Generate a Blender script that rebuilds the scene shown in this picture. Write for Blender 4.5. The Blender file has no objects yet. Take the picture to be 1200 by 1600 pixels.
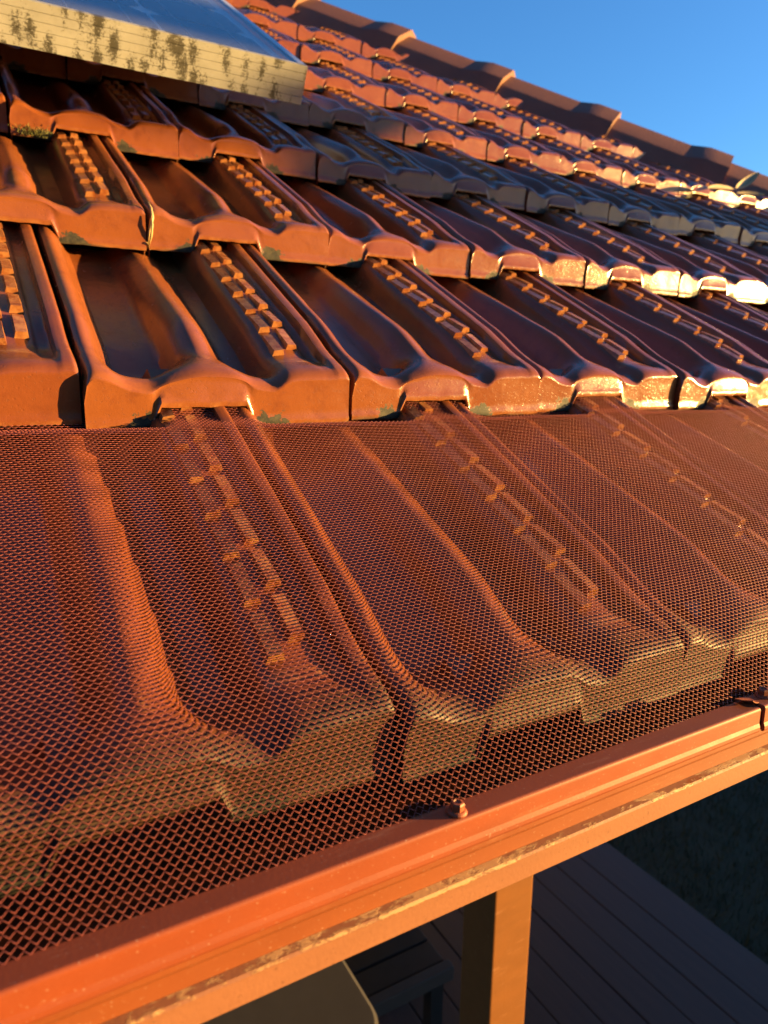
import bpy, bmesh, math, random
import numpy as np
from mathutils import Vector, Matrix, noise

random.seed(7)
rng = np.random.default_rng(7)
D = bpy.data
scene = bpy.context.scene
COL = scene.collection

# ------------------------------------------------------------------ frame of the place
Z0 = 2.35                                  # eye height above the lawn
RP = math.radians(31.741680247577467)      # roof pitch
W, G = 0.22, 0.3237747511784177            # tile cover width, course gauge
H = 0.33753520663080977                    # eye above the roof plane
S2 = 0.4547601411204832                    # second course lower edge, up the slope
S1 = S2 - G
X0 = -0.1547511109219118
EX = np.array([1.0, 0, 0])
ET = np.array([0, math.cos(RP), math.sin(RP)])
EN = np.array([0, -math.sin(RP), math.cos(RP)])
ORG = np.array([0, 0, Z0]) - H * EN
def roof(x, s, u=0.0):
    return ORG + x * EX + s * ET + u * EN

# ------------------------------------------------------------------ camera
R_ = Vector((0.86855869, -0.49544429, 0.0118639))
U_ = Vector((0.0907828, 0.1825933, 0.97898834))
F_ = Vector((0.48720046, 0.84923179, -0.20357081))
cam = D.cameras.new('camera')
cam.sensor_fit = 'VERTICAL'; cam.sensor_height = 36.0
cam.lens = 1094.112 / 1600 * 36.0
cam.clip_start = 0.02; cam.clip_end = 2000
cam.dof.use_dof = True; cam.dof.focus_distance = 0.49; cam.dof.aperture_fstop = 10.0
camo = D.objects.new('camera', cam); COL.objects.link(camo)
m = Matrix.Identity(4)
for i in range(3):
    m[i][0] = R_[i]; m[i][1] = U_[i]; m[i][2] = -F_[i]
m[2][3] = Z0
camo.matrix_world = m
scene.camera = camo

# ------------------------------------------------------------------ light
SUN_AZ, SUN_EL = 25.0, 4.2                 # azimuth from +X towards -Y
az, el = math.radians(SUN_AZ), math.radians(SUN_EL)
SUN = Vector((math.cos(el) * math.cos(az), -math.cos(el) * math.sin(az), math.sin(el)))
wd = D.worlds.new('World'); scene.world = wd; wd.use_nodes = True
nt = wd.node_tree; bg = nt.nodes['Background']
sky = nt.nodes.new('ShaderNodeTexSky'); sky.sky_type = 'NISHITA'; sky.sun_disc = False
sky.sun_elevation = el; sky.sun_rotation = math.atan2(SUN.x, SUN.y)
sky.altitude = 100; sky.air_density = 1.0; sky.dust_density = 0.8; sky.ozone_density = 4.5
nt.links.new(sky.outputs[0], bg.inputs[0]); bg.inputs[1].default_value = 0.078
sl = D.lights.new('sun', 'SUN'); sl.energy = 4.3; sl.angle = math.radians(0.5); sl.color = (1.0, 0.61, 0.18)
so = D.objects.new('sun', sl); COL.objects.link(so)
so.rotation_euler = SUN.to_track_quat('Z', 'Y').to_euler()
vs = scene.view_settings
vs.view_transform = 'Standard'; vs.look = 'None'; vs.gamma = 1; vs.use_curve_mapping = False
vs.exposure = 2.85
scene.cycles.max_bounces = 6

# ------------------------------------------------------------------ helpers
def obj(name, me, mat=None, parent=None, loc=(0, 0, 0)):
    o = D.objects.new(name, me); COL.objects.link(o)
    if mat is not None and me is not None:
        for mm in (mat if isinstance(mat, (list, tuple)) else [mat]): me.materials.append(mm)
    o.location = loc
    if parent is not None: o.parent = parent
    return o
def tag(o, label=None, cat=None, group=None, kind=None):
    for k, v in (('label', label), ('category', cat), ('group', group), ('kind', kind)):
        if v: o[k] = v
    return o
def empty(name, loc):
    o = D.objects.new(name, None); COL.objects.link(o); o.location = loc; o.empty_display_size = .1
    return o
def mesh_py(name, v, f, smooth=False):
    me = D.meshes.new(name); me.from_pydata([tuple(map(float, p)) for p in v], [], [tuple(map(int, q)) for q in f]); me.update()
    if smooth: me.polygons.foreach_set('use_smooth', [True] * len(me.polygons))
    return me
def mesh_np(name, v, f, smooth=False):      # quads as an (n,4) array
    me = D.meshes.new(name); n = len(f)
    me.vertices.add(len(v)); me.vertices.foreach_set('co', np.ascontiguousarray(v, np.float32).ravel())
    me.loops.add(n * 4); me.loops.foreach_set('vertex_index', np.ascontiguousarray(f, np.int32).ravel())
    me.polygons.add(n); me.polygons.foreach_set('loop_start', np.arange(0, n * 4, 4, dtype=np.int32))
    me.update(calc_edges=True)
    if smooth: me.polygons.foreach_set('use_smooth', np.ones(n, bool))
    return me
def box(v, f, c, sx, sy, sz):
    b = len(v); x, y, z = c
    for dz in (-1, 1):
        for dx, dy in ((-1, -1), (1, -1), (1, 1), (-1, 1)):
            v.append((x + dx * sx / 2, y + dy * sy / 2, z + dz * sz / 2))
    f += [(b, b + 3, b + 2, b + 1), (b + 4, b + 5, b + 6, b + 7)] + [(b + i, b + (i + 1) % 4, b + 4 + (i + 1) % 4, b + 4 + i) for i in range(4)]
def bevelled(me, w, seg=2):
    bm = bmesh.new(); bm.from_mesh(me)
    bmesh.ops.bevel(bm, geom=bm.edges[:], offset=w, segments=seg, affect='EDGES', profile=.6)
    bm.to_mesh(me); bm.free(); return me
def box_mesh(name, c, sx, sy, sz, bev=0.0):
    v, f = [], []; box(v, f, c, sx, sy, sz); me = mesh_py(name, v, f)
    return bevelled(me, bev) if bev else me
def extrude_x(name, prof, x0, x1, n=1, closed=True, smooth=False, caps=True):
    k = len(prof); v, f = [], []
    for i in range(n + 1):
        x = x0 + (x1 - x0) * i / n
        v += [(x, p[0], p[1]) for p in prof]
    for i in range(n):
        for j in range(k if closed else k - 1):
            a, b = i * k + j, i * k + (j + 1) % k
            f.append((a, b, b + k, a + k))
    if closed and caps:
        f.append(tuple(range(k - 1, -1, -1))); f.append(tuple(n * k + j for j in range(k)))
    return mesh_py(name, v, f, smooth)
def pchip(x, y, q):
    x = np.asarray(x, float); y = np.asarray(y, float); h = np.diff(x); d = np.diff(y) / h
    mm = np.zeros(len(x)); mm[0], mm[-1] = d[0], d[-1]
    for i in range(1, len(x) - 1):
        if d[i - 1] * d[i] > 0:
            w1, w2 = 2 * h[i] + h[i - 1], h[i] + 2 * h[i - 1]
            mm[i] = (w1 + w2) / (w1 / d[i - 1] + w2 / d[i])
    i = np.clip(np.searchsorted(x, q) - 1, 0, len(h) - 1); t = (q - x[i]) / h[i]; t = np.clip(t, 0, 1)
    return (2*t**3-3*t**2+1)*y[i] + (t**3-2*t**2+t)*h[i]*mm[i] + (-2*t**3+3*t**2)*y[i+1] + (t**3-t**2)*h[i]*mm[i+1]
def sstep(a, b, x):
    t = np.clip((x - a) / (b - a), 0, 1); return t * t * (3 - 2 * t)

# ------------------------------------------------------------------ materials
class NT:
    def __init__(s, name):
        s.m = D.materials.new(name); s.m.use_nodes = True; s.t = s.m.node_tree; s.b = s.t.nodes['Principled BSDF']
        s.co = s.t.nodes.new('ShaderNodeTexCoord').outputs['Object']
    def n(s, ty, **kw):
        o = s.t.nodes.new(ty)
        for k, v in kw.items():
            if k.startswith('i_'): o.inputs[int(k[2:])].default_value = v
            else: setattr(o, k, v)
        return o
    def l(s, a, b): s.t.links.new(a, b)
    def noise(s, scale, detail=4, rough=.55, vec=None, stretch=None):
        vec = vec or s.co
        if stretch:
            mp = s.n('ShaderNodeMapping'); mp.inputs['Scale'].default_value = stretch; s.l(vec, mp.inputs[0]); vec = mp.outputs[0]
        o = s.n('ShaderNodeTexNoise'); o.inputs['Scale'].default_value = scale; o.inputs['Detail'].default_value = detail; o.inputs['Roughness'].default_value = rough
        s.l(vec, o.inputs['Vector']); return o.outputs[0]
    def ramp(s, fac, stops):
        r = s.n('ShaderNodeValToRGB'); e = r.color_ramp.elements
        while len(e) < len(stops): e.new(.5)
        for k, (p, c) in enumerate(stops):
            e[k].position = p; e[k].color = (c if isinstance(c, tuple) else (c, c, c)) + (1,)
        s.l(fac, r.inputs[0]); return r.outputs[0]
    def mix(s, fac, a, b, mode='MIX'):
        o = s.n('ShaderNodeMix', data_type='RGBA', blend_type=mode)
        for sock, v in ((o.inputs[0], fac), (o.inputs[6], a), (o.inputs[7], b)):
            if hasattr(v, 'links'): s.l(v, sock)
            else: sock.default_value = v if isinstance(v, (int, float)) else tuple(v) + (1,)
        return o.outputs[2]
    def math(s, op, a, b=0.0, c=None):
        o = s.n('ShaderNodeMath', operation=op)
        for k, v in enumerate((a, b) if c is None else (a, b, c)):
            if hasattr(v, 'links'): s.l(v, o.inputs[k])
            else: o.inputs[k].default_value = v
        return o.outputs[0]
    def sep(s, vec):
        o = s.n('ShaderNodeSeparateXYZ'); s.l(vec, o.inputs[0]); return o.outputs
    def bump(s, h, strength=.3, dist=.001):
        o = s.n('ShaderNodeBump'); o.inputs['Strength'].default_value = strength; o.inputs['Distance'].default_value = dist
        s.l(h, o.inputs['Height']); s.l(o.outputs[0], s.b.inputs['Normal'])
    def rnd_co(s):
        r = s.n('ShaderNodeObjectInfo').outputs['Random']
        c = s.n('ShaderNodeCombineXYZ'); s.l(s.math('MULTIPLY', r, 37.0), c.inputs[0]); s.l(s.math('MULTIPLY', r, 91.0), c.inputs[1])
        a = s.n('ShaderNodeVectorMath', operation='ADD'); s.l(s.co, a.inputs[0]); s.l(c.outputs[0], a.inputs[1])
        return a.outputs[0], r
    def set(s, col=None, rough=None, **kw):
        for k, v in (('Base Color', col), ('Roughness', rough)):
            if v is None: continue
            if hasattr(v, 'links'): s.l(v, s.b.inputs[k])
            else: s.b.inputs[k].default_value = v if isinstance(v, (int, float)) else tuple(v) + (1,)
        for k, v in kw.items(): s.b.inputs[k.replace('_', ' ')].default_value = v
        return s.m

def mat_tile(name='glazed_terracotta', gr=0.0):
    t = NT(name); v, r = t.rnd_co()
    c = t.mix(t.ramp(t.noise(9, 3, vec=v), [(.3, 0), (.7, 1)]), (.142, .0400, .0130), (.188, .0600, .0175))
    c = t.mix(t.math('MULTIPLY', r, .85), c, (.1218, .0302, .0128))
    c = t.mix(t.ramp(t.noise(55, 5, .65, vec=v), [(.52, 0), (.72, .55)]), c, (.0928, .0244, .0116))       # flashing in the glaze
    sp = t.ramp(t.noise(420, 2, vec=v), [(.62, 0), (.70, 1)])
    c = t.mix(t.math('MULTIPLY', sp, .35), c, (.12, .05, .03))
    x, y, z = t.sep(t.co)
    # grime and lichen that gathers below the two pans and along the bottom arris
    def blob(cx, w):
        d = t.math('ABSOLUTE', t.math('SUBTRACT', x, cx)); return t.math('SUBTRACT', 1.0, t.math('DIVIDE', d, w))
    m1 = t.math('MAXIMUM', blob(.205 * W, .024), blob(.655 * W, .024))
    m1 = t.math('MAXIMUM', m1, 0.0)
    lo = t.math('MULTIPLY', t.math('SUBTRACT', .024, z), 45.0); lo = t.math('MINIMUM', t.math('MAXIMUM', lo, 0.0), 1.0)
    fr = t.math('LESS_THAN', y, .035)
    m1 = t.math('MULTIPLY', t.math('MULTIPLY', t.math('POWER', m1, .5), lo), fr)
    m1 = t.math('SUBTRACT', m1, t.math('MULTIPLY', t.math('SUBTRACT', 1.0, m1), .9))
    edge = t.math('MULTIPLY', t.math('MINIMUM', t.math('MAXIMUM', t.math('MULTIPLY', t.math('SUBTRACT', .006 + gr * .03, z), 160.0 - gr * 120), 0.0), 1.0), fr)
    nz = t.noise(160, 6, .7, vec=v); nl = t.noise(22, 3, vec=v)
    grime = t.ramp(t.math('ADD', t.math('MULTIPLY', m1, t.math('ADD', 1.15 + gr, t.math('MULTIPLY', r, .6))), t.math('ADD', t.math('MULTIPLY', t.math('SUBTRACT', nz, .5), 2.6), t.math('MULTIPLY', t.math('SUBTRACT', t.noise(48, 4, .7, vec=v), .5), 2.2))), [(.10, 0), (.26, 1)])
    e2 = t.ramp(t.math('ADD', t.math('MULTIPLY', edge, .45 + gr * .35), t.math('MULTIPLY', t.math('SUBTRACT', nl, .45), 1.3)), [(.34, 0), (.5, .8)])
    g = t.math('MAXIMUM', grime, t.math('MULTIPLY', e2, edge))
    if gr:                                      # eave course: shade under the mesh painted onto the nose, with grey green grime
        nose_shade = t.math('MULTIPLY', t.math('MINIMUM', t.math('MAXIMUM', t.math('MULTIPLY', t.math('SUBTRACT', .072, t.math('ADD', y, t.math('MULTIPLY', nl, .04))), 40.0), 0.0), 1.0), 1.0)
        g = t.math('MAXIMUM', g, t.math('MULTIPLY', nose_shade, t.ramp(nz, [(.30, 1), (.62, .72)])))
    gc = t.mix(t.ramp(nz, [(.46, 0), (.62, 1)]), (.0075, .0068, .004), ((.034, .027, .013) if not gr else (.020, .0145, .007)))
    c = t.mix(g, c, gc)
    pn = t.n('ShaderNodeNewGeometry').outputs['Pointiness']
    worn = t.math('MULTIPLY', t.ramp(pn, [(.535, 0), (.60, 1)]), t.ramp(t.noise(90, 5, .7, vec=v), [(.40, 0), (.60, .75)]))
    c = t.mix(t.math('MULTIPLY', worn, t.math('SUBTRACT', 1.0, g)), c, (.30, .135, .050))
    dust = t.ramp(t.noise(35, 6, .7, vec=v), [(.5, 0), (.8, .35)])
    ro = t.math('ADD', .21, t.math('ADD', t.math('MULTIPLY', g, .5), t.math('MULTIPLY', dust, .35)))
    h = t.math('ADD', t.math('MULTIPLY', t.noise(420, 4, .7, vec=v), .7), t.math('ADD', t.math('MULTIPLY', t.noise(70, 3, vec=v), .6), t.math('MULTIPLY', sp, -.35)))
    pv = t.n('ShaderNodeTexVoronoi'); pv.inputs['Scale'].default_value = 230; t.l(v, pv.inputs['Vector'])
    pit = t.ramp(pv.outputs[0], [(.10, 0), (.24, 1)]); pm = t.ramp(t.noise(30, 3, vec=v), [(.48, 0), (.62, 1)])
    h = t.math('ADD', h, t.math('MULTIPLY', t.math('MULTIPLY', pit, pm), .55))
    t.bump(h, .22, .0010)
    return t.set(c, ro, Specular_IOR_Level=.34, Coat_Weight=.0, Coat_Roughness=.3)
def mat_paint(name, c0, c1, rough=.42, dust=.3, spec=.5):
    t = NT(name)
    c = t.mix(t.ramp(t.noise(14, 5, .6, stretch=(1, 3, 3)), [(.35, 0), (.7, 1)]), c0, c1)
    sp = t.ramp(t.noise(600, 2), [(.66, 0), (.72, 1)])
    c = t.mix(t.math('MULTIPLY', sp, dust), c, (.3596, .2436, .1740))
    scr = t.ramp(t.noise(40, 6, .75, stretch=(.25, 2, 2)), [(.60, 0), (.68, 1)])
    c = t.mix(t.math('MULTIPLY', scr, .22), c, (.3480, .1740, .0986))
    ro = t.math('ADD', rough, t.math('MULTIPLY', t.noise(60, 4), .18))
    t.bump(t.noise(500, 3), .12, .0004)
    return t.set(c, ro, Specular_IOR_Level=spec)
M_TILE = mat_tile()
M_TILE_EAVE = mat_tile('weathered_shade_toned_eave_tile', .8)  # grimy eave copy, nose colour darkened as if shaded by the mesh
M_TRIM = mat_paint('red_brown_trim_paint', (.180, .036, .010), (.215, .043, .011), .5, .35, .35)
M_MESH = mat_paint('red_brown_mesh_paint', (.255, .068, .060), (.31, .084, .072), .36, .03, .5)
M_GUT = mat_paint('orange_gutter_paint', (.160, .039, .009), (.190, .048, .011), .55, .35, .3)
def mat_lip():
    t = NT('salmon_gutter_paint'); x, y, z = t.sep(t.co)
    c = t.mix(t.ramp(t.noise(30, 5, .6, stretch=(.4, 3, 3)), [(.35, 0), (.7, 1)]), (.195, .077, .036), (.225, .090, .043))
    c = t.mix(t.math('MULTIPLY', t.ramp(t.noise(380, 3), [(.64, 0), (.70, 1)]), .5), c, (.10, .040, .018))
    top = t.math('MINIMUM', t.math('MAXIMUM', t.math('MULTIPLY', t.math('SUBTRACT', z, .0150), 500.0), 0.0), 1.0)
    fl = t.noise(170, 6, .75, stretch=(.45, 1, 1)); run = t.noise(9, 3, stretch=(1, .1, .1))
    k = t.ramp(t.math('ADD', t.math('MULTIPLY', top, .35), t.math('ADD', t.math('SUBTRACT', fl, .62), t.math('MULTIPLY', t.math('SUBTRACT', run, .5), .8))), [(.22, 0), (.30, 1)])
    k = t.math('MULTIPLY', k, t.ramp(top, [(.0, 0), (.2, 1)]))
    k2 = t.ramp(t.math('ADD', t.math('MULTIPLY', top, .3), t.math('SUBTRACT', t.noise(60, 4, .7, stretch=(.3, 1, 1)), .62)), [(.26, 0), (.30, 1)])
    c = t.mix(t.math('MULTIPLY', k2, top), c, (.19, .050, .012))
    c = t.mix(k, c, (.36, .20, .085))
    t.bump(t.math('ADD', t.math('MULTIPLY', k, .5), t.math('MULTIPLY', t.noise(420, 3), .2)), .8, .0008)
    return t.set(c, .6, Specular_IOR_Level=.3)
M_LIP = mat_lip()
M_POST = mat_paint('tan_post_paint', (.130, .046, .009), (.150, .053, .011), .6, .1, .2)
def mat_cap():
    t = NT('hip_cap_terracotta'); v, r = t.rnd_co()
    c = t.mix(t.ramp(t.noise(12, 5, .6, vec=v), [(.3, 0), (.75, 1)]), (.1102, .0435, .0261), (.1450, .0580, .0336))
    c = t.mix(t.ramp(t.noise(40, 6, .7, vec=v), [(.55, 0), (.75, .5)]), c, (.10, .075, .055))
    t.bump(t.noise(120, 4, vec=v), .4, .002)
    return t.set(c, .58, Specular_IOR_Level=.3)
M_CAP = mat_cap()
def mat_simple(name, c0, c1, scale, rough, bump=.3, dist=.002, stretch=None, **kw):
    t = NT(name)
    n = t.noise(scale, 6, .62, stretch=stretch)
    c = t.mix(t.ramp(n, [(.32, 0), (.7, 1)]), c0, c1)
    if bump: t.bump(n, bump, dist)
    return t.set(c, rough, **kw)
M_MORTAR = mat_simple('dark_pointing', (.0696, .0435, .0325), (.1044, .0638, .0464), 40, .85, .6, .004)
M_SARK = mat_simple('roof_lining', (.05, .04, .035), (.07, .055, .045), 10, .9)
M_DECK = mat_simple('deck_timber', (.032, .0125, .0075), (.050, .0210, .0125), 9, .62, .25, .002, (8, .5, 8))
M_LAWN = mat_simple('lawn_soil', (.010, .016, .006), (.022, .034, .012), 30, .9)
M_GRASS = mat_simple('grass_blade', (.014, .026, .008), (.030, .050, .014), 8, .7, 0)
M_TABLE = mat_simple('table_top', (.0348, .0290, .0232), (.0452, .0383, .0302), 14, .55, .1)
M_DARK = mat_simple('dark_plastic', (.012, .011, .010), (.020, .018, .016), 20, .5, .1)
M_OLIVE = mat_simple('olive_plastic', (.045, .038, .012), (.060, .052, .018), 16, .5, .1)
M_GREY = mat_simple('weathered_timber', (.036, .027, .021), (.052, .040, .031), 24, .7, .2, .002, (1, 8, 8))
M_WALL = mat_simple('rendered_wall', (.34, .27, .20), (.40, .32, .24), 30, .85, .3)
M_BARK = mat_simple('bark', (.06, .045, .03), (.13, .10, .07), 12, .9, .8, .02, (1, 1, .25))
M_LEAF = mat_simple('leaf', (.035, .06, .018), (.07, .10, .03), 2, .5, 0)
M_FENCE = mat_simple('fence_timber', (.12, .09, .06), (.2, .15, .1), 10, .8, .4, .004, (1, 1, .1))
M_STRAW = mat_simple('dry_straw', (.2436, .1566, .0580), (.3480, .2436, .1044), 120, .5, .3, .0005)
M_LITTER = mat_simple('dead_leaf', (.20, .145, .06), (.34, .26, .11), 60, .5, .3, .0005)
M_MOSS = mat_simple('moss', (.05, .06, .015), (.12, .11, .03), 300, .95, 0)
def mat_glass():
    t = NT('panel_glass'); t.t.nodes.remove(t.b)
    fr = t.n('ShaderNodeFresnel'); fr.inputs[0].default_value = 1.45
    tr = t.n('ShaderNodeBsdfTransparent'); tr.inputs[0].default_value = (.88, .90, .92, 1)
    gl = t.n('ShaderNodeBsdfGlossy'); gl.inputs['Roughness'].default_value = .06
    bk = t.n('ShaderNodeNewGeometry').outputs['Backfacing']
    fa = t.math('MULTIPLY', fr.outputs[0], t.math('SUBTRACT', 1.0, bk))
    mx = t.n('ShaderNodeMixShader'); t.l(fa, mx.inputs[0]); t.l(tr.outputs[0], mx.inputs[1]); t.l(gl.outputs[0], mx.inputs[2])
    df = t.n('ShaderNodeBsdfDiffuse'); df.inputs[0].default_value = (.42, .44, .46, 1)     # film of dust
    m2 = t.n('ShaderNodeMixShader'); t.l(t.ramp(t.noise(9, 5), [(.3, .05), (.7, .12)]), m2.inputs[0]); t.l(mx.outputs[0], m2.inputs[1]); t.l(df.outputs[0], m2.inputs[2])
    t.l(m2.outputs[0], t.t.nodes['Material Output'].inputs[0])
    return t.m
M_GLASS = mat_glass()
M_CELL = mat_simple('solar_cell', (.010, .016, .045), (.014, .024, .065), 30, .25, 0)
M_BACK = NT('cell_backsheet').set((.78, .80, .82), .5)
M_BUS = NT('cell_busbar').set((.45, .47, .5), .35, Metallic=.6)
def mat_frame():
    t = NT('dirty_panel_frame'); x, y, z = t.sep(t.co)
    c = t.mix(t.ramp(t.noise(30, 5, .65), [(.3, 0), (.7, 1)]), (.205, .205, .195), (.275, .275, .262))
    # lichen blotches: irregular upright ovals along the face
    mp = t.n('ShaderNodeMapping'); mp.inputs['Scale'].default_value = (1.0, .35, .35); t.l(t.co, mp.inputs[0])
    add = t.n('ShaderNodeVectorMath', operation='ADD'); nn = t.n('ShaderNodeTexNoise'); nn.inputs['Scale'].default_value = 90; nn.inputs['Detail'].default_value = 4
    t.l(t.co, nn.inputs['Vector']); sc = t.n('ShaderNodeVectorMath', operation='SCALE'); sc.inputs[3].default_value = .012; t.l(nn.outputs['Color'], sc.inputs[0])
    t.l(mp.outputs[0], add.inputs[0]); t.l(sc.outputs[0], add.inputs[1])
    vo = t.n('ShaderNodeTexVoronoi'); vo.inputs['Scale'].default_value = 62; t.l(add.outputs[0], vo.inputs['Vector'])
    fine = t.noise(330, 7, .8); big = t.noise(14, 3)
    mk = t.math('ADD', t.math('MULTIPLY', t.math('SUBTRACT', .42, vo.outputs[0]), 2.2), t.math('ADD', t.math('MULTIPLY', t.math('SUBTRACT', fine, .5), 5.0), t.math('MULTIPLY', t.math('SUBTRACT', big, .40), 1.8)))
    mk = t.ramp(mk, [(.18, 0), (.50, .97)])
    c = t.mix(mk, c, t.mix(t.ramp(fine, [(.4, 0), (.6, 1)]), (.011, .010, .0075), (.048, .043, .030)))
    t.bump(fine, .3, .0006)
    return t.set(c, .55)
M_FRAME = mat_frame()
M_ALU = NT('panel_edge_aluminium').set((.55, .58, .62), .35, Metallic=.7)

# ------------------------------------------------------------------ tile
ST_F = [(.012,.020),(.028,.0345),(.050,.0370),(.090,.0360),(.150,.0315),(.215,.0285),(.300,.0330),(.420,.0368),(.530,.0358),(.620,.0308),(.685,.0288),(.748,.0352),(.800,.0370),(.885,.0376),(.905,.0376),(.940,.0378),(.955,.0380),(.988,.0380),(1.0,.0360)]
ST_M = [(.012,.016),(.020,.030),(.050,.0335),(.090,.028),(.160,.0010),(.330,.0000),(.405,.0240),(.452,.0305),(.505,.0270),(.605,.0005),(.680,.0000),(.738,.0250),(.800,.0270),(.880,.0265),(.905,.0235),(.938,.0235),(.952,.0332),(.988,.0335),(1.0,.0290)]
ST_K = [(.012,.000),(.020,.011),(.050,.0135),(.090,.008),(.165,-.0190),(.325,-.0200),(.405,-.0085),(.452,-.0050),(.505,-.0075),(.605,-.0190),(.680,-.0190),(.738,.0050),(.800,.0080),(.880,.0080),(.905,.0050),(.938,.0050),(.952,.0135),(.988,.0140),(1.0,.0100)]
FOOT = [(0, 0), (.232, 0), (.262, .0145), (.572, .0150), (.604, 0), (1.0, 0)]
B_F, B_M, B_K, B_END = .030, .115, .33, .37
A_S = np.unique(np.concatenate([np.linspace(.012, .10, 9), np.linspace(.10, .235, 8), np.linspace(.232, .262, 4), np.linspace(.262, .572, 17), np.linspace(.572, .604, 4), np.linspace(.604, .76, 11), np.linspace(.76, .885, 6), np.linspace(.885, .96, 9), np.linspace(.96, 1.0, 6)]))
A_S = A_S[np.concatenate([[True], np.diff(A_S) > .0015])]
def top_u(a, b):
    w = float(sstep(.022, .072, b)) if b < .072 else 1.0; q = float(np.clip((b - B_M) / (B_K - B_M), 0, 1.3))
    pf, pm, pk = np.array(ST_F), np.array(ST_M), np.array(ST_K)
    if b <= B_M: P = pf * (1 - w) + pm * w
    else: P = pm * (1 - q) + pk * q
    return pchip(P[:, 0], P[:, 1], a)
def tile_mesh(name, seed, chip=False):
    r = random.Random(seed)
    foot = np.interp(A_S, [p[0] for p in FOOT], [p[1] for p in FOOT])
    foot = foot + np.array([.0009 * noise.noise((a * 22, seed * 3.1, 0)) for a in A_S])
    topf = top_u(A_S, B_F)
    rows = []
    # underside return, thick bottom arris, rounded nose
    rows.append((np.full_like(A_S, .060), foot + .002)); rows.append((np.full_like(A_S, .016), foot + .0005))
    rows.append((.42 * foot + .0012, foot)); rows.append((.42 * foot, foot + .0010))
    rows.append((.42 * foot + .0009, foot + .0046)); rows.append((.40 * foot + .0030, foot + .0060))
    dh = topf - foot - .006; sb = np.clip(.70 * topf, 0, .03)
    for k in (.15, .35, .55, .72, .79, .86, .93, 1.0):
        if k < .72:                                        # flat leaning face
            q = k / .72; bb = .003 + (sb * .66 - .003) * q; uu = foot + .006 + dh * .86 * q
        else:                                              # tight roll over the top arris
            th = (k - .72) / .28 * math.pi / 2; bb = sb * .66 + sb * .34 * (1 - math.cos(th)); uu = foot + .006 + dh * (.86 + .14 * math.sin(th))
        bb = bb + .42 * foot * (1 - k) ** .6
        rows.append((bb, uu))
    b_last = rows[-1][0]
    for b in np.concatenate([np.linspace(.004, .05, 6), np.linspace(.062, .16, 11), np.linspace(.18, B_END, 9)]):
        bb = np.maximum(b, b_last + (b + .0) * .9) if b < .05 else np.full_like(A_S, b + .0)
        if b < .05: bb = b_last + b * .75
        uu = np.array([float(top_u(np.array([a]), float(x))[0]) for a, x in zip(A_S, bb)])
        t_ = np.clip((bb - b_last) / .012, 0, 1); uu = uu * t_ + topf * (1 - t_)
        rows.append((bb, uu))
    nA = len(A_S); v, f = [], []
    for k, (bb, uu) in enumerate(rows):
        for i in range(nA):
            wob = .0006 * noise.noise((A_S[i] * 9, bb[i] * 40, seed * 5.7)) if k > 5 else 0
            v.append((A_S[i] * W - .0006, bb[i], uu[i] + wob))
    for k in range(len(rows) - 1):
        for i in range(nA - 1):
            f.append((k * nA + i, k * nA + i + 1, (k + 1) * nA + i + 1, (k + 1) * nA + i))
    # side skirts
    for i, fl in ((0, False), (nA - 1, True)):
        base = len(v)
        for k, (bb, uu) in enumerate(rows[2:]):
            v.append((A_S[i] * W - .0006 + (.0015 if i == 0 else -.0015), bb[i], min(foot[i] + .001, uu[i] - .028) if k > 3 else foot[i] + .0005))
        n2 = len(rows) - 2
        for k in range(n2 - 1):
            q = ((k + 2) * nA + i, (k + 3) * nA + i, base + k + 1, base + k)
            f.append(q if fl else q[::-1])
    nb = len(f)
    # moulded lugs: two rows of sawtooth blocks
    def lug(a0, a1, b0, b1, h0, h1):
        base = len(v); e = .0012
        P = []; e = .0020
        for b, h, inset, lift in ((b0, 0, 0, 0), (b0 + .0016, h0, e, 0), (b1 - .001, h1, e, 0), (b1, 0, 0, 0)):
            for a, s in ((a0, 1), (a1, -1)):
                z = float(top_u(np.array([a]), b)[0])
                P.append((a * W - .0006 + s * (inset), b, (z + h) if h else z - .002))
        v.extend(P)
        # corners low along the long sides
        lo = []
        for b in (b0 + .0016, b1 - .001):
            for a in (a0, a1): lo.append((a * W - .0006, b, float(top_u(np.array([a]), b)[0]) - .002))
        v.extend(lo)
        p = lambda k: base + k
        f.extend([(p(0), p(1), p(3), p(2)), (p(2), p(3), p(5), p(4)), (p(4), p(5), p(7), p(6)),
                  (p(8), p(2), p(4), p(10)), (p(3), p(9), p(11), p(5)), (p(0), p(2), p(8)), (p(1), p(9), p(3)), (p(4), p(6), p(10)), (p(5), p(11), p(7))])
    for a0, a1, off in ((.752, .808, 0), (.828, .882, .011)):
        b = .066 + off
        while b < .35:
            lug(a0, a1, b, b + .0362 + r.uniform(-.0006, .0006), .0054 + r.uniform(-.0008, .0008), .0020); b += .0408
    me = mesh_py(name, v, f)
    me.polygons.foreach_set('use_smooth', [i < nb for i in range(len(me.polygons))])
    bm = bmesh.new(); bm.from_mesh(me); bmesh.ops.recalc_face_normals(bm, faces=bm.faces)
    for e in bm.edges:
        if len(e.link_faces) == 2 and e.calc_face_angle(0) > .75: e.smooth = False
    bm.to_mesh(me); bm.free()
    me.materials.append(M_TILE)
    return me
TILES = [tile_mesh('roof_tile', k + 1) for k in range(3)]
EAVE_TILE = TILES[0].copy(); EAVE_TILE.materials[0] = M_TILE_EAVE

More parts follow.
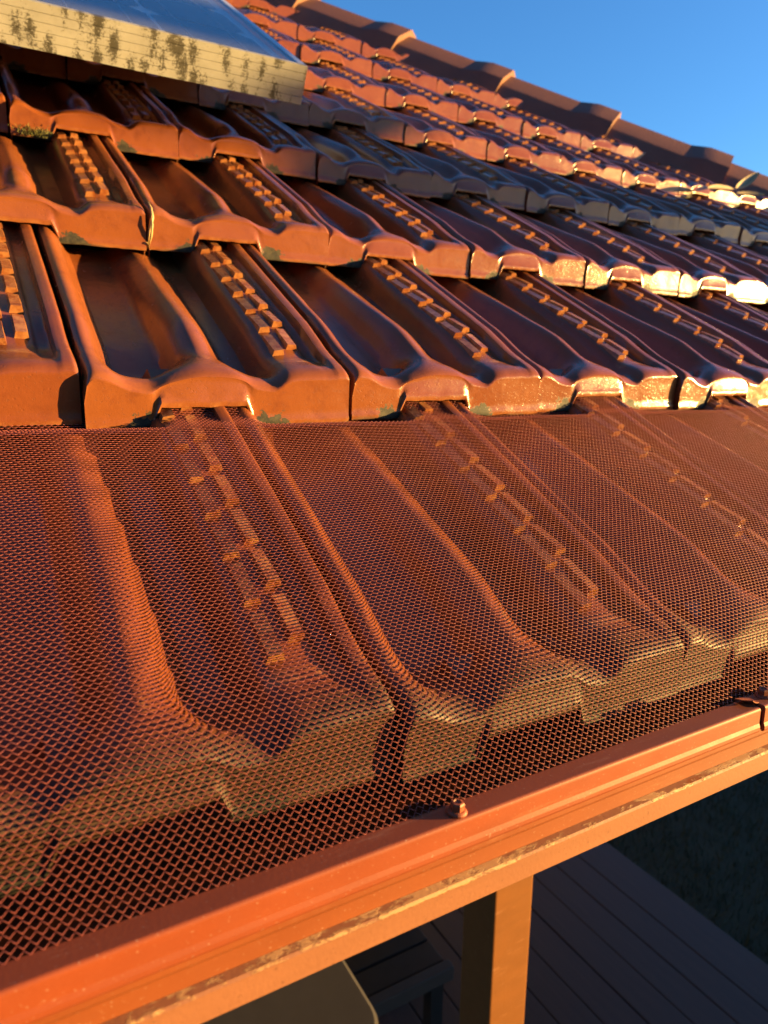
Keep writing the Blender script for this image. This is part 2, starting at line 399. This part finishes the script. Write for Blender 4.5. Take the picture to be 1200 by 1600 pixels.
# ------------------------------------------------------------------ roof
RO = Vector(roof(0, S1, 0))
roof_t = tag(empty('tiled_roof', RO), 'orange glazed terracotta tile roof rising behind the mesh to a hip against the sky', 'roof')
HC = 3.75                                   # the hip runs above the line x + y = HC
def hip_x(s, u=0.0): return HC - roof(0, s, u)[1]
rt = random.Random(11)
for k in range(1, 12):
    s = S2 + (k - 2) * G
    xs = X0 - (k - 2) * W / 2
    j0 = math.floor((-.62 - xs) / W)
    for j in range(j0, 60):
        xl = xs + j * W
        if xl > hip_x(s, 0) - .12: break
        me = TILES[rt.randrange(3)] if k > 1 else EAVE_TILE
        px, ps, pu = xl + rt.uniform(-.0008, .0008), s + rt.uniform(-.0040, .0040), rt.uniform(-.0008, .0016)
        M = Matrix.Identity(4)
        for q in range(3):
            M[q][0], M[q][1], M[q][2] = EX[q], ET[q], EN[q]
        P = Vector(roof(px, ps, pu)) - RO
        M = Matrix.Translation(P) @ M @ Matrix.Rotation(rt.uniform(-.008, .008), 4, 'Z') @ Matrix.Rotation(rt.uniform(-.005, .005), 4, 'Y')
        if xl + W > hip_x(s + .37, 0) - .09:      # cut along the hip
            bm = bmesh.new(); bm.from_mesh(me); Mw = Matrix.Translation(RO) @ M
            co = Mw.inverted() @ Vector((HC - .09, 0, Z0)); no = Mw.inverted().to_3x3() @ Vector((1, 1, 0)).normalized()
            bmesh.ops.bisect_plane(bm, geom=bm.verts[:] + bm.edges[:] + bm.faces[:], plane_co=co, plane_no=no, clear_outer=True)
            if not bm.faces: bm.free(); continue
            me = me.copy(); bm.to_mesh(me); bm.free()
        o = obj('roof_tile', me, None, roof_t); o.matrix_local = M
# lining under the tiles on both slopes of the hip
def sheet(name, pts, mat, parent, org):
    return obj(name, mesh_py(name, [Vector(p) - Vector(org) for p in pts], [tuple(range(len(pts)))]), mat, parent)
u_ = -.04
sA, sB = S1 + .03, 4.3
sheet('roof_lining', [roof(-1.2, sA, u_), roof(hip_x(sA, u_), sA, u_), roof(hip_x(sB, u_), sB, u_), roof(-1.2, sB, u_)], M_SARK, roof_t, RO)
# the far slope beyond the hip
pa, pb = roof(hip_x(sA, u_), sA, u_), roof(hip_x(sB, u_), sB, u_)
sheet('far_slope', [pa, (pa[0], pa[1] + 5, pa[2]), (pb[0], pb[1] + 2, pb[2]), pb], M_CAP, roof_t, RO)
# hip caps with a flared collar, bedded in dark pointing
hd = Vector((1, -1, -math.tan(RP))).normalized()                # down the hip
hs = Vector((1, 1, 0)).normalized(); hn = hs.cross(hd).normalized()
if hn.z < 0: hn = -hn
def hip_pt(x): y = HC - x; return Vector((x, y, Z0 + y * math.tan(RP) - H / math.cos(RP)))
prof = [(-.182, -.094), (-.174, -.074), (-.120, .008), (-.114, .014), (-.034, .069), (-.026, .071), (.026, .071), (.034, .069), (.114, .014), (.120, .008), (.174, -.074), (.182, -.094)]
def cap_mesh(seed):
    L = .405; ls = [0, .10, .20, .27, .305, .33, .36, .40, .405]; v, f = [], []; n = len(prof)
    for i, l in enumerate(ls):
        k = float(sstep(.265, .335, l))
        for p, q in prof:
            up_ = 1.0 if q > 0 else 0.0            # only the crown of the cap flares into a collar
            v.append(Vector((p * (1 + up_ * (.05 * k)) + (0 if up_ else (-.0035 * l / L) * (1 if p > 0 else -1)), l, q + up_ * (.013 * k + .006 * l / L - .003))))
    for i in range(len(ls) - 1):
        for j in range(n - 1):
            a = i * n + j; f.append((a, a + 1, a + 1 + n, a + n))
    e = (len(ls) - 1) * n                       # end face: a ring of real thickness
    b = len(v)
    for p, q in prof: v.append(Vector((p * .90, L, q * .9 - .012)))
    for j in range(n - 1): f.append((e + j, e + j + 1, b + j + 1, b + j))
    me = mesh_py('hip_cap', v, f, True)
    bm = bmesh.new(); bm.from_mesh(me)
    for ed in bm.edges:
        if len(ed.link_faces) == 2 and ed.calc_face_angle(0) > .2: ed.smooth = False
    bmesh.ops.recalc_face_normals(bm, faces=bm.faces); bm.to_mesh(me); bm.free()
    me.materials.append(M_CAP); return me
CAP = cap_mesh(1)
dx = .386 * hd.x
x = 1.405 - 6 * dx - .405 * hd.x
while x < 3.4:
    M = Matrix.Identity(4)
    for q in range(3): M[q][0], M[q][1], M[q][2] = hs[q], hd[q], hn[q]
    o = obj('hip_cap', CAP, None, roof_t)
    o.matrix_local = Matrix.Translation(hip_pt(x) - RO + hn * rt.uniform(-.001, .001)) @ M @ Matrix.Rotation(rt.uniform(-.002, .002), 4, 'Z')
    x += dx
v, f = [], []
n_ = 260; xa, xb = .1, 3.4
for i in range(n_ + 1):
    c = hip_pt(xa + (xb - xa) * i / n_) - RO
    for p, q in ((-.215, -.135), (-.196, -.085), (-.165, -.068), (-.03, .01), (.12, -.03), (.19, -.10)):
        w = .010 * noise.noise((i * .21, p * 40, 2)) + .006 * noise.noise((i * .8, p * 70, 5)) if abs(p) > .15 else 0
        v.append(c + hs * (p + w) + hn * (q + w * .6))
for i in range(n_):
    for j in range(5): a = i * 6 + j; f.append((a, a + 6, a + 7, a + 1))
obj('hip_pointing', mesh_py('hip_pointing', v, f, True), M_MORTAR, roof_t)

# ------------------------------------------------------------------ gutter
GY, GZ = 0.25072, Z0 - 0.21055              # inner top arris of the trim
TY = GY - .0136                             # outer top arris
gut = tag(empty('roof_gutter', (0, TY, GZ - .05)), 'orange painted metal gutter with a salmon lower lip along the eave under the mesh', 'gutter')
XA, XB = -.8, 4.0
go = gut.location
def rel(pr): return [(y - go.y, z - go.z) for y, z in pr]
fz = GZ - .0165
pr = [(TY + .0016, GZ - .004), (TY + .0016, fz - .004), (TY + .0030, fz - .0065), (TY + .0030, fz - .0150), (TY + .0045, fz - .0150), (TY + .0045, GZ - .004)]
obj('front_face', extrude_x('front_face', rel(pr), XA, XB, 60), M_GUT, gut)
pr = [(TY + .0030, fz - .0151), (TY - .0012, fz - .0157), (TY - .0022, fz - .0168), (TY - .0024, fz - .0290), (TY - .0012, fz - .0300), (TY + .0028, fz - .0300), (TY + .0032, fz - .0165)]
obj('lower_lip', extrude_x('lower_lip', rel(pr), XA, XB, 60), M_LIP, gut)
pr = [(TY + .003, fz - .0285), (TY + .100, fz - .0285), (TY + .100, GZ - .008), (TY + .102, GZ - .008), (TY + .102, fz - .0296), (TY + .003, fz - .0296)]
obj('trough', extrude_x('trough', rel(pr), XA, XB, 4), M_GUT, gut)
# ------------------------------------------------------------------ gutter guard: mesh sheet, trim strips, screws
guard = tag(empty('gutter_guard', (0, GY, GZ)), 'fine red brown expanded metal gutter mesh screwed down along its front trim', 'gutter guard')
gl = guard.location
s_in, u_in = None, None
pt = np.array([0, GY, GZ]) - ORG; s_in, u_in = float(pt @ ET), float(pt @ EN)
def u_plane(s): return .0185 + .0275 * (S2 - s) / (G - .03)
sk = S1 + .045
ctrl_s = np.array([s_in - .006, s_in + .004, S1 + .004, sk, sk + .04, S2 - .1, S2 - .02, S2 + .06])
ctrl_u = np.array([u_in - .0015, u_in + .0008, u_in + .010, u_plane(sk), u_plane(sk + .04), u_plane(S2 - .1), u_plane(S2 - .02), u_plane(S2 + .02)])
ss = np.linspace(ctrl_s[0], ctrl_s[-1], 400); uu = pchip(ctrl_s, ctrl_u, ss)
arc = np.concatenate([[0], np.cumsum(np.hypot(np.diff(ss), np.diff(uu)))])
CA, CR = .0043, .0025
nr = int(arc[-1] / CR); xm0, xm1 = -.40, 2.1; nc = int((xm1 - xm0) / (CA / 2))
def build_mesh_sheet():
    I = np.arange(nc + 1); J = np.arange(nr + 1)
    Ii, Jj = np.meshgrid(I, J)
    up = np.where((Ii + Jj) % 2 == 0, 1.0, -1.0)
    q = (Jj + .5) * CR + up * CR * .455
    xx = xm0 + Ii * CA / 2
    # the fabric creeps a little across its length
    xx = xx + .0012 * np.sin(q * 31 + xx * 2.1)
    q = q + .0011 * np.sin(xx * 9.0) + .0006 * np.sin(xx * 23 + 1)
    sv = np.interp(q, arc, ss); uv = np.interp(q, arc, uu)
    # pressed down by the feet of the second course, bulging up into its arches
    a = ((xx - X0) / W) % 1.0
    arch = np.clip(np.minimum((a - .22) / .07, (.63 - a) / .07), 0, 1); arch = arch * arch * (3 - 2 * arch)
    endu = -.0008 + .0135 * arch
    wgt = sstep(S2 - .034, S2 - .002, sv)
    uv = uv * (1 - wgt) + endu * wgt
    lie = sstep(s_in, s_in + .05, sv)
    uv = uv + lie * (.0011 * np.sin(xx * 28.56 + 1.0) * .6 + .0007 * np.sin(xx * 11 + sv * 17))
    uv = uv - up * .0006
    P = ORG + xx[..., None] * EX + sv[..., None] * ET + uv[..., None] * EN - np.array(gl)
    wq, wu = .00023, .00036
    secs = []
    for dq, du in ((-wq, 0), (0, wu), (wq, 0), (0, -wu)):
        # each strand is twisted the way expanded sheet twists
        secs.append(P + (dq * .96 - du * .28) * ET + (du * .96 + dq * .28) * EN)
    V = np.stack(secs, axis=2)              # rows, cols, 4, 3
    Rr, Cc = V.shape[:2]
    idx = np.arange(Rr * Cc * 4).reshape(Rr, Cc, 4)
    fs = []
    for k in range(4):
        k2 = (k + 1) % 4
        fs.append(np.stack([idx[:, :-1, k], idx[:, 1:, k], idx[:, 1:, k2], idx[:, :-1, k2]], -1).reshape(-1, 4))
    return mesh_np('mesh_sheet', V.reshape(-1, 3), np.concatenate(fs), True)
tag(obj('mesh_sheet', build_mesh_sheet(), M_MESH, guard), kind='stuff')
def grel(pr): return [(y - gl.y, z - gl.z) for y, z in pr]
# trim: folded strip, top flange, rounded nose, lip with a rolled foot
def trim_prof(o=0.0):
    r = .0018; pr = [(GY, GZ - .0004 + o), (GY - .0003, GZ + o)]
    for k in range(5):
        t = math.pi / 2 + k / 4 * math.pi / 2
        pr.append((TY + r + r * math.cos(t) - o, GZ - r + r * math.sin(t) + o))
    pr += [(TY - o, GZ - .0105), (TY - .0009 - o, GZ - .0128), (TY - .0010 - o, GZ - .0148), (TY - .0002 - o, GZ - .0164), (TY + .0012 - o, GZ - .0166), (TY + .0012, GZ - .0030), (TY + .0030, GZ - .0012), (GY, GZ - .0012)]
    return pr
XJ = .4150                                  # joint of the two strips
XS1, XS2 = .1823, .4262
t1 = obj('trim_strip', extrude_x('trim_strip', grel(trim_prof(0)), XA, XJ, 40, smooth=False), M_TRIM, guard)
t2 = obj('trim_strip', extrude_x('trim_strip', grel(trim_prof(.0009)), XJ + .0035, XB, 60), M_TRIM, guard)
# the second strip's top flange laps the first and its corner lifts
v = []
zt = GZ + .0010
for i in range(7):
    t = i / 6
    for y, lift in ((GY - .0004, .0), (GY - .006, .0), (TY + .004, .0)):
        v.append((XJ + .0036 - .012 * t * (1 if y > TY + .006 else .55), y - gl.y, zt - gl.z + .0026 * t * t * (1 if y < GY - .002 else .5)))
v2 = [(p[0], p[1], p[2] + .0007) for p in v]
f = []
for i in range(6):
    for j in range(2): a = i * 3 + j; f += [(a, a + 1, a + 4, a + 3), (a + 21, a + 24, a + 25, a + 22)]
for i in range(6): f += [(i * 3, i * 3 + 3, i * 3 + 24, i * 3 + 21), (i * 3 + 2, i * 3 + 23, i * 3 + 26, i * 3 + 5)]
f += [(18, 19, 40, 39), (19, 20, 41, 40)]
obj('lap_tab', mesh_py('lap_tab', v + v2, f), M_TRIM, t2)
def screw_mesh():
    bm = bmesh.new()
    def ring(r, z, n=24, ph=0): return [bm.verts.new((r * math.cos(2 * math.pi * i / n + ph), r * math.sin(2 * math.pi * i / n + ph), z)) for i in range(n)]
    def skin(a, b):
        for i in range(len(a)): bm.faces.new((a[i], a[(i + 1) % len(a)], b[(i + 1) % len(a)], b[i]))
    rs = [ring(.0052, 0), ring(.0052, .0007), ring(.0047, .0013), ring(.0041, .0017), ring(.0030, .0018)]
    for a, b in zip(rs, rs[1:]): skin(a, b)
    bm.faces.new(rs[-1])
    h = [ring(.0036, .0015, 6), ring(.0036, .0047, 6), ring(.0031, .0055, 6), ring(.0020, .0056, 6), ring(.0016, .0051, 6)]
    for a, b in zip(h, h[1:]): skin(a, b)
    bm.faces.new(h[-1])
    bmesh.ops.recalc_face_normals(bm, faces=bm.faces)
    me = D.meshes.new('screw'); bm.to_mesh(me); bm.free(); return me
sm = screw_mesh(); sm.materials.append(M_TRIM)
for tr, xs_, yy, zz, ry in ((t1, XS1, GY - .0070, GZ, .10), (t2, XS2 + .0045, GY - .0048, GZ + .001, -.12)):
    sc = obj('screw', sm, None, tr, (xs_, yy - gl.y, zz - gl.z)); sc.rotation_euler = (.05, ry * .6, ry * 3)

# ------------------------------------------------------------------ solar panel
PU, PT = .160, .049
# corner located on the sight line of the photograph's panel corner
PX, PS = .442, 1.067
sp = tag(empty('solar_panel', Vector(roof(PX, PS, PU - PT))), 'solar panel with a lichen stained cream frame raised over the tiles', 'solar panel')
M = Matrix.Identity(4)
for q in range(3): M[q][0], M[q][1], M[q][2] = EX[q], ET[q], EN[q]
M.translation = sp.location; sp.matrix_world = M
PLx, PLs = 1.0, 1.65
# front rail with shallow extruded grooves
pr = [(0, 0)]
for k in range(1, 5):
    z = PT * k / 5
    pr += [(0, z - .0005), (.0007, z - .0003), (.0007, z + .0003), (0, z + .0005)]
pr += [(0, PT), (.010, PT), (.010, PT - .006), (.004, PT - .006), (.004, .004), (.025, .004), (.025, 0)]
obj('frame_rail', extrude_x('frame_rail', pr, -PLx, 0, 24), M_FRAME, sp)
pr2 = [(p[0], p[1]) for p in pr]
k_ = len(pr2); v = []
for s_ in (.0012, PLs):
    v += [(.0008 - p[0], s_, p[1] - (.0 if p[1] < PT else .0)) for p in pr2]
f = [(j, (j + 1) % k_, k_ + (j + 1) % k_, k_ + j) for j in range(k_)] + [tuple(range(k_)), tuple(range(2 * k_ - 1, k_ - 1, -1))]
obj('frame_rail', mesh_py('frame_rail', v, f), M_ALU, sp)
obj('frame_rail', box_mesh('frame_rail', (-PLx / 2, PLs - .006, PT / 2), PLx, .012, PT - .001), M_ALU, sp)
obj('frame_rail', box_mesh('frame_rail', (-PLx + .005, PLs / 2, PT / 2), .010, PLs - .03, PT - .002), M_ALU, sp)
obj('backsheet', box_mesh('backsheet', (-PLx / 2, PLs / 2, PT - .011), PLx - .022, PLs - .022, .003), M_BACK, sp)
obj('glass', box_mesh('glass', (-PLx / 2, PLs / 2, PT - .0035), PLx - .0205, PLs - .0205, .0028), M_GLASS, sp)
CP = .1575; ch = .019; cs = .0755
cv = [(-cs + ch, -cs, 0), (cs - ch, -cs, 0), (cs, -cs + ch, 0), (cs, cs - ch, 0), (cs - ch, cs, 0), (-cs + ch, cs, 0), (-cs, cs - ch, 0), (-cs, -cs + ch, 0)]
cell = mesh_py('solar_cell', cv + [(a, b, -.0004) for a, b, c in cv], [tuple(range(8))] + [(i, i + 8, (i + 1) % 8 + 8, (i + 1) % 8) for i in range(8)])
cell.materials.append(M_CELL)
bus = box_mesh('busbar', (0, 0, .0003), .0016, .152, .0004); bus.materials.append(M_BUS)
for i in range(6):
    for j in range(10):
        c = obj('solar_cell', cell, None, sp, (-.030 - cs - i * CP, .026 + cs + j * CP, PT - .0085))
        for bx in (-.039, .039): obj('busbar', bus, None, c, (bx, 0, 0))

# ------------------------------------------------------------------ small litter on the tiles
def tube_mesh(name, pts, radii, n=8):
    v, f = [], []
    pts = [Vector(p) for p in pts]
    for i, p in enumerate(pts):
        d = (pts[min(i + 1, len(pts) - 1)] - pts[max(i - 1, 0)]).normalized()
        a = d.orthogonal().normalized(); b = d.cross(a)
        for k in range(n):
            t = 2 * math.pi * k / n; v.append(p + (a * math.cos(t) + b * math.sin(t)) * radii[i])
    for i in range(len(pts) - 1):
        for k in range(n): f.append((i * n + k, i * n + (k + 1) % n, (i + 1) * n + (k + 1) % n, (i + 1) * n + k))
    f += [tuple(range(n - 1, -1, -1)), tuple((len(pts) - 1) * n + k for k in range(n))]
    return mesh_py(name, v, f, True)
def leaf_mesh(name, L, w, curl, seed, th=.0006):
    r = random.Random(seed); n = 12; v, f = [], []
    for i in range(n + 1):
        t = i / n; ww = w * math.sin(math.pi * min(1, t * .93 + .05)) ** .7; z = curl * (t * t) * L
        for q in (-1, -.5, 0, .5, 1): v.append((ww * q, L * t, z + abs(q) * ww * .7 + .0004 * r.uniform(-1, 1)))
    m_ = len(v)
    v += [(a, b, c - th) for a, b, c in v]
    for i in range(n):
        for j in range(4): a = i * 5 + j; f += [(a, a + 1, a + 6, a + 5), (m_ + a, m_ + a + 5, m_ + a + 6, m_ + a + 1)]
    return mesh_py(name, v, f, True)
xj3 = X0 - W / 2 + 2 * W + W * 0            # joint of the third course beside the straw
P = Vector(roof(xj3, S2 + G + .004, .006))
st = tag(empty('dry_straw', P), 'pale dry straw wedged upright in the joint between two lower tiles', 'straw')
def strl(l): return [Vector(EX * a + ET * b + EN * c) for a, b, c in l]
obj('blade', tube_mesh('blade', strl([(.001, -.003, -.004), (.003, .002, .012), (.007, .008, .026), (.006, .014, .034), (.004, .020, .038)]), [.0008, .0013, .0016, .0014, .0006]), M_STRAW, st)
obj('blade', tube_mesh('blade', strl([(.002, -.004, -.003), (.0045, -.002, .010), (.0055, .001, .021), (.0052, .006, .029)]), [.0005, .0014, .0012, .0005]), M_STRAW, st)
obj('blade', tube_mesh('blade', strl([(-.003, -.004, .001), (.000, -.004, .003), (.003, -.006, -.002)]), [.0005, .0008, .0004]), M_STRAW, st)
# moss tuft under the panel
P = Vector(roof(.094, S2 + 2 * G - .006, .005))
v, f = [], []; r = random.Random(5)
for i in range(420):
    q = Vector((r.gauss(0, .010), r.gauss(0, .004), abs(r.gauss(0, .004)))); d = Vector((r.uniform(-1, 1), r.uniform(-1, 1), 1.2)).normalized() * r.uniform(.002, .005)
    o_ = Vector((r.uniform(-1, 1), r.uniform(-1, 1), 0)).normalized() * .0006; b = len(v)
    q = Vector(EX * q.x + ET * q.y + EN * q.z)
    v += [q - o_, q + o_, q + d]; f.append((b, b + 1, b + 2))
tag(obj('moss_tuft', mesh_py('moss_tuft', v, f), M_MOSS, None, P), 'small green moss tuft at the foot of a tile below the panel', 'moss')
# dead leaves caught where the hip meets the upper course
for n_i, (x_, s_, u__, L, w, cu, rz, lab) in enumerate([
    (1.760, 1.385, .046, .120, .012, .06, -1.45, 'long pale dead leaf lying lowest beside the hip'),
    (1.890, 1.400, .056, .120, .013, .38, -1.15, 'upright yellow dead leaf standing out towards the hip'),
    (1.870, 1.375, .050, .085, .010, .20, -1.8, 'short curled dead leaf tucked under the upright yellow leaf')]):
    P = Vector(roof(x_, s_, u__)); Mx = Matrix.Identity(4)
    for q in range(3): Mx[q][0], Mx[q][1], Mx[q][2] = EX[q], ET[q], EN[q]
    o = tag(obj('dead_leaf', leaf_mesh('dead_leaf', L, w, cu, n_i), M_LITTER), lab, 'leaf', 'dead leaves caught at the hip')
    o.matrix_world = Matrix.Translation(P) @ Mx @ Matrix.Rotation(rz, 4, 'Z') @ Matrix.Rotation(.15, 4, 'Y')

# ------------------------------------------------------------------ below the eave
def world(x, y, z): return Vector((x, y, Z0 + z))
pw, pd = .084, .088
py = .80
pxl = py / .7 * .60172767
post = tag(empty('verandah_post', world(pxl + pw / 2, py + pd / 2, -2.26)), 'tan painted square timber post standing on the deck under the gutter', 'post')
obj('shaft', box_mesh('shaft', (0, 0, 1.12), pw, pd, 2.24, .003), M_POST, post)
obj('base_plate', box_mesh('base_plate', (0, 0, .004), pw + .06, pd + .06, .008, .001), M_GREY, post)
bt = -2.26 + 2.24
tag(obj('verandah_beam', box_mesh('verandah_beam', (0, 0, 0), 4.4, .075, .09, .003), M_POST, None, world(1.6, py + pd / 2, bt + .047)), 'tan painted beam resting on the verandah post beneath the tiles', 'beam')
ground = tag(obj('ground', mesh_py('ground', [(-150, -150, 0), (150, -150, 0), (150, 150, 0), (-150, 150, 0)], [(0, 1, 2, 3)]), M_LAWN), kind='structure')
deck = tag(empty('deck', world(1.0, 1.0, -2.35)), 'dark shaded timber deck of parallel boards beside the lawn', None, None, 'structure')
edges = [2.480, 2.283, 2.143]
while edges[-1] > -1.2: edges.append(edges[-1] - .140)
rb = random.Random(9)
for a, b in zip(edges, edges[1:]):
    w = a - b - .005; me = box_mesh('deck_board', (0, 0, 0), w, 5.6, .028, .003); me.materials.append(M_DECK)
    obj('deck_board', me, None, deck, ((a + b) / 2 - 1.0, 1.2, .062 + rb.uniform(-.001, .001)))
obj('bearer', box_mesh('bearer', (.1, 1.2, .024), 2.7, 5.5, .044), M_DARK, deck)
# grass blades on the lawn in view
nb = 26000
bx = rng.uniform(2.5, 4.6, nb); by = rng.uniform(.6, 5.5, nb); hh = rng.uniform(.02, .055, nb); an = rng.uniform(0, 6.283, nb); le = rng.uniform(-.02, .02, (nb, 2)); wv = .0022
v = np.zeros((nb, 4, 3)); cx, sx_ = np.cos(an) * wv, np.sin(an) * wv
v[:, 0] = np.stack([bx - cx, by - sx_, 0 * bx], 1); v[:, 1] = np.stack([bx + cx, by + sx_, 0 * bx], 1)
v[:, 2] = np.stack([bx + le[:, 0] + cx * .3, by + le[:, 1] + sx_ * .3, hh], 1); v[:, 3] = np.stack([bx + le[:, 0] - cx * .3, by + le[:, 1] - sx_ * .3, hh], 1)
tag(obj('lawn_grass', mesh_np('lawn_grass', v.reshape(-1, 3), np.arange(nb * 4).reshape(-1, 4)), M_GRASS), kind='stuff')
# table with rounded corners
tb = tag(empty('patio_table', world(.2, 1.62, -2.26)), 'brown grey patio table with rounded corners in the shade under the gutter', 'table')
tx, ty, tr_ = .51, .46, .10; ol = []
for cx, cy, a0 in ((tx - tr_, ty - tr_, 0), (-tx + tr_, ty - tr_, 90), (-tx + tr_, -ty + tr_, 180), (tx - tr_, -ty + tr_, 270)):
    for k in range(9):
        a = math.radians(a0 + k * 90 / 8); ol.append((cx + tr_ * math.cos(a), cy + tr_ * math.sin(a)))
n_ = len(ol); v = [(x, y, .685) for x, y in ol] + [(x, y, .706) for x, y in ol] + [(x * .985, y * .985, .71) for x, y in ol]
f = [tuple(range(n_ - 1, -1, -1)), tuple(range(2 * n_, 3 * n_))] + [(r_ * n_ + i, r_ * n_ + (i + 1) % n_, (r_ + 1) * n_ + (i + 1) % n_, (r_ + 1) * n_ + i) for r_ in (0, 1) for i in range(n_)]
obj('table_top', mesh_py('table_top', v, f), M_TABLE, tb)
for a in (-1, 1):
    for b in (-1, 1):
        v, f = [], []; box(v, f, (a * .40, b * .35, .342), .05, .05, .685); obj('leg', mesh_py('leg', v, f), M_DARK, tb)
# slatted bench
bn = tag(empty('bench', world(.80, 1.70, -2.26)), 'dark low bench with a grey front rail behind the table', 'bench')
obj('front_rail', box_mesh('front_rail', (.0, -.19, .40), .66, .035, .05, .004), M_GREY, bn)
for k in range(4): obj('seat_slat', box_mesh('seat_slat', (0, -.12 + k * .095, .405), .64, .085, .022, .002), M_DARK, bn)
for a in (-1, 1):
    for b in (-1, 1): obj('leg', box_mesh('leg', (a * .29, b * .155, .197), .045, .045, .394), M_DARK, bn)
# bin
b_ = tag(empty('storage_bin', world(1.20, 2.32, -2.26)), 'dark olive tapered bin standing on the deck left of the post', 'bin')
def frustum(x0, y0, z0, x1, y1, z1):
    v = [(-x0, -y0, z0), (x0, -y0, z0), (x0, y0, z0), (-x0, y0, z0), (-x1, -y1, z1), (x1, -y1, z1), (x1, y1, z1), (-x1, y1, z1)]
    return v, [(3, 2, 1, 0), (4, 5, 6, 7)] + [(i, (i + 1) % 4, 4 + (i + 1) % 4, 4 + i) for i in range(4)]
obj('body', bevelled(mesh_py('body', *frustum(.19, .20, 0, .25, .26, .80)), .02), M_OLIVE, b_)
obj('lid', bevelled(mesh_py('lid', *frustum(.27, .28, .802, .24, .25, .86)), .012), M_DARK, b_)
# house wall at the back of the verandah
tag(obj('house_wall', box_mesh('house_wall', (0, 0, 1.35), 6.4, .2, 2.7), M_WALL, None, (0.2, 4.2, 0)), 'rendered house wall at the back of the shaded verandah', 'wall')

# ------------------------------------------------------------------ shade casters added towards the sun, outside the frame
fence = tag(empty('added_shade_fence', (12.0, -3.0, 0)), 'unseen timber paling fence added to keep the lawn and deck in shade', 'fence')
fv = box_mesh('paling', (0, 0, .80), .02, .118, 1.6); fv.materials.append(M_FENCE)  # unseen fence, added to shade the deck and lawn
for i in range(90): obj('paling', fv, None, fence, (0, -6.5 + i * .122, rb.uniform(-.01, .01)))
for z in (.4, 1.3): obj('rail', box_mesh('rail', (.035, -1.1, z), .045, 11, .09), M_FENCE, fence)
# added tree, bough and crown shaped to throw shade over the middle courses
def band_point(x, s, k): return Vector(roof(x, s, .03)) + SUN * k
K = 7.0
tree = tag(empty('added_shade_tree', (11.2, -3.3, 0)), 'unseen leafy tree added so its low bough shades a band of tiles', 'tree')
to = tree.location
ends = [band_point(-.6, 1.36, K), band_point(.35, 1.33, K), band_point(1.0, 1.24, K), band_point(1.7, 1.20, K), band_point(2.6, 1.16, K)]
base = Vector((11.2, -3.3, 0)); crotch = Vector((11.1, -3.27, 3.0))
obj('trunk', tube_mesh('trunk', [base - to, (base + crotch) / 2 + Vector((.05, .03, 0)) - to, crotch - to], [.20, .16, .12], 12), M_BARK, tree)
bough = [crotch - to] + [p - to for p in ends[::-1]]
obj('bough', tube_mesh('bough', bough, [.10, .05, .035, .025, .018, .010]), M_BARK, tree)
v = []; r = random.Random(21)
NL = 12000
for i in range(NL):
    if i % 5 < 2:
        x = r.uniform(-.75, .84); s = r.uniform(1.30 if x < .10 else 1.155, 1.53)
    else:
        x = r.uniform(.53, 3.4); s = 1.19 + r.uniform(-.125, .125) - .010 * (x - .5)
    k = K + r.uniform(-.5, .5); p = band_point(x, s, k) - to
    nrm = Vector((r.gauss(0, 1), r.gauss(0, 1), r.gauss(0, 1))).normalized(); a = nrm.orthogonal().normalized(); b = nrm.cross(a)
    L, w = r.uniform(.05, .09), r.uniform(.016, .028)
    v += [p - a * L / 2, p + b * w, p + a * L / 2, p - b * w]
tag(obj('crown', mesh_np('crown', np.array([tuple(q) for q in v]), np.arange(NL * 4).reshape(-1, 4)), M_LEAF, tree), kind='stuff')

# unseen trees added behind the viewer and to the west to cut sky light
v = []; r = random.Random(31); n2 = 7000
for i in range(n2):
    x = r.uniform(-26, 5.5); top = 8.5 + 2.5 * math.sin(x * .6) + 1.2 * math.sin(x * 1.7)
    z = top * (1 - r.random() ** 1.5); p = Vector((x, -15 + r.gauss(0, 1.3) * (1 - .5 * z / top) + .3 * max(0, -x - 12), z))
    nrm = Vector((r.gauss(0, 1), r.gauss(0, 1), r.gauss(0, 1))).normalized(); a = nrm.orthogonal().normalized(); b = nrm.cross(a); L = r.uniform(.25, .5)
    v += [p - a * L, p + b * L * .7, p + a * L, p - b * L * .7]
tag(obj('added_sky_blocker_trees', mesh_np('added_sky_blocker_trees', np.array([tuple(q) for q in v]), np.arange(n2 * 4).reshape(-1, 4)), M_LEAF), kind='stuff')
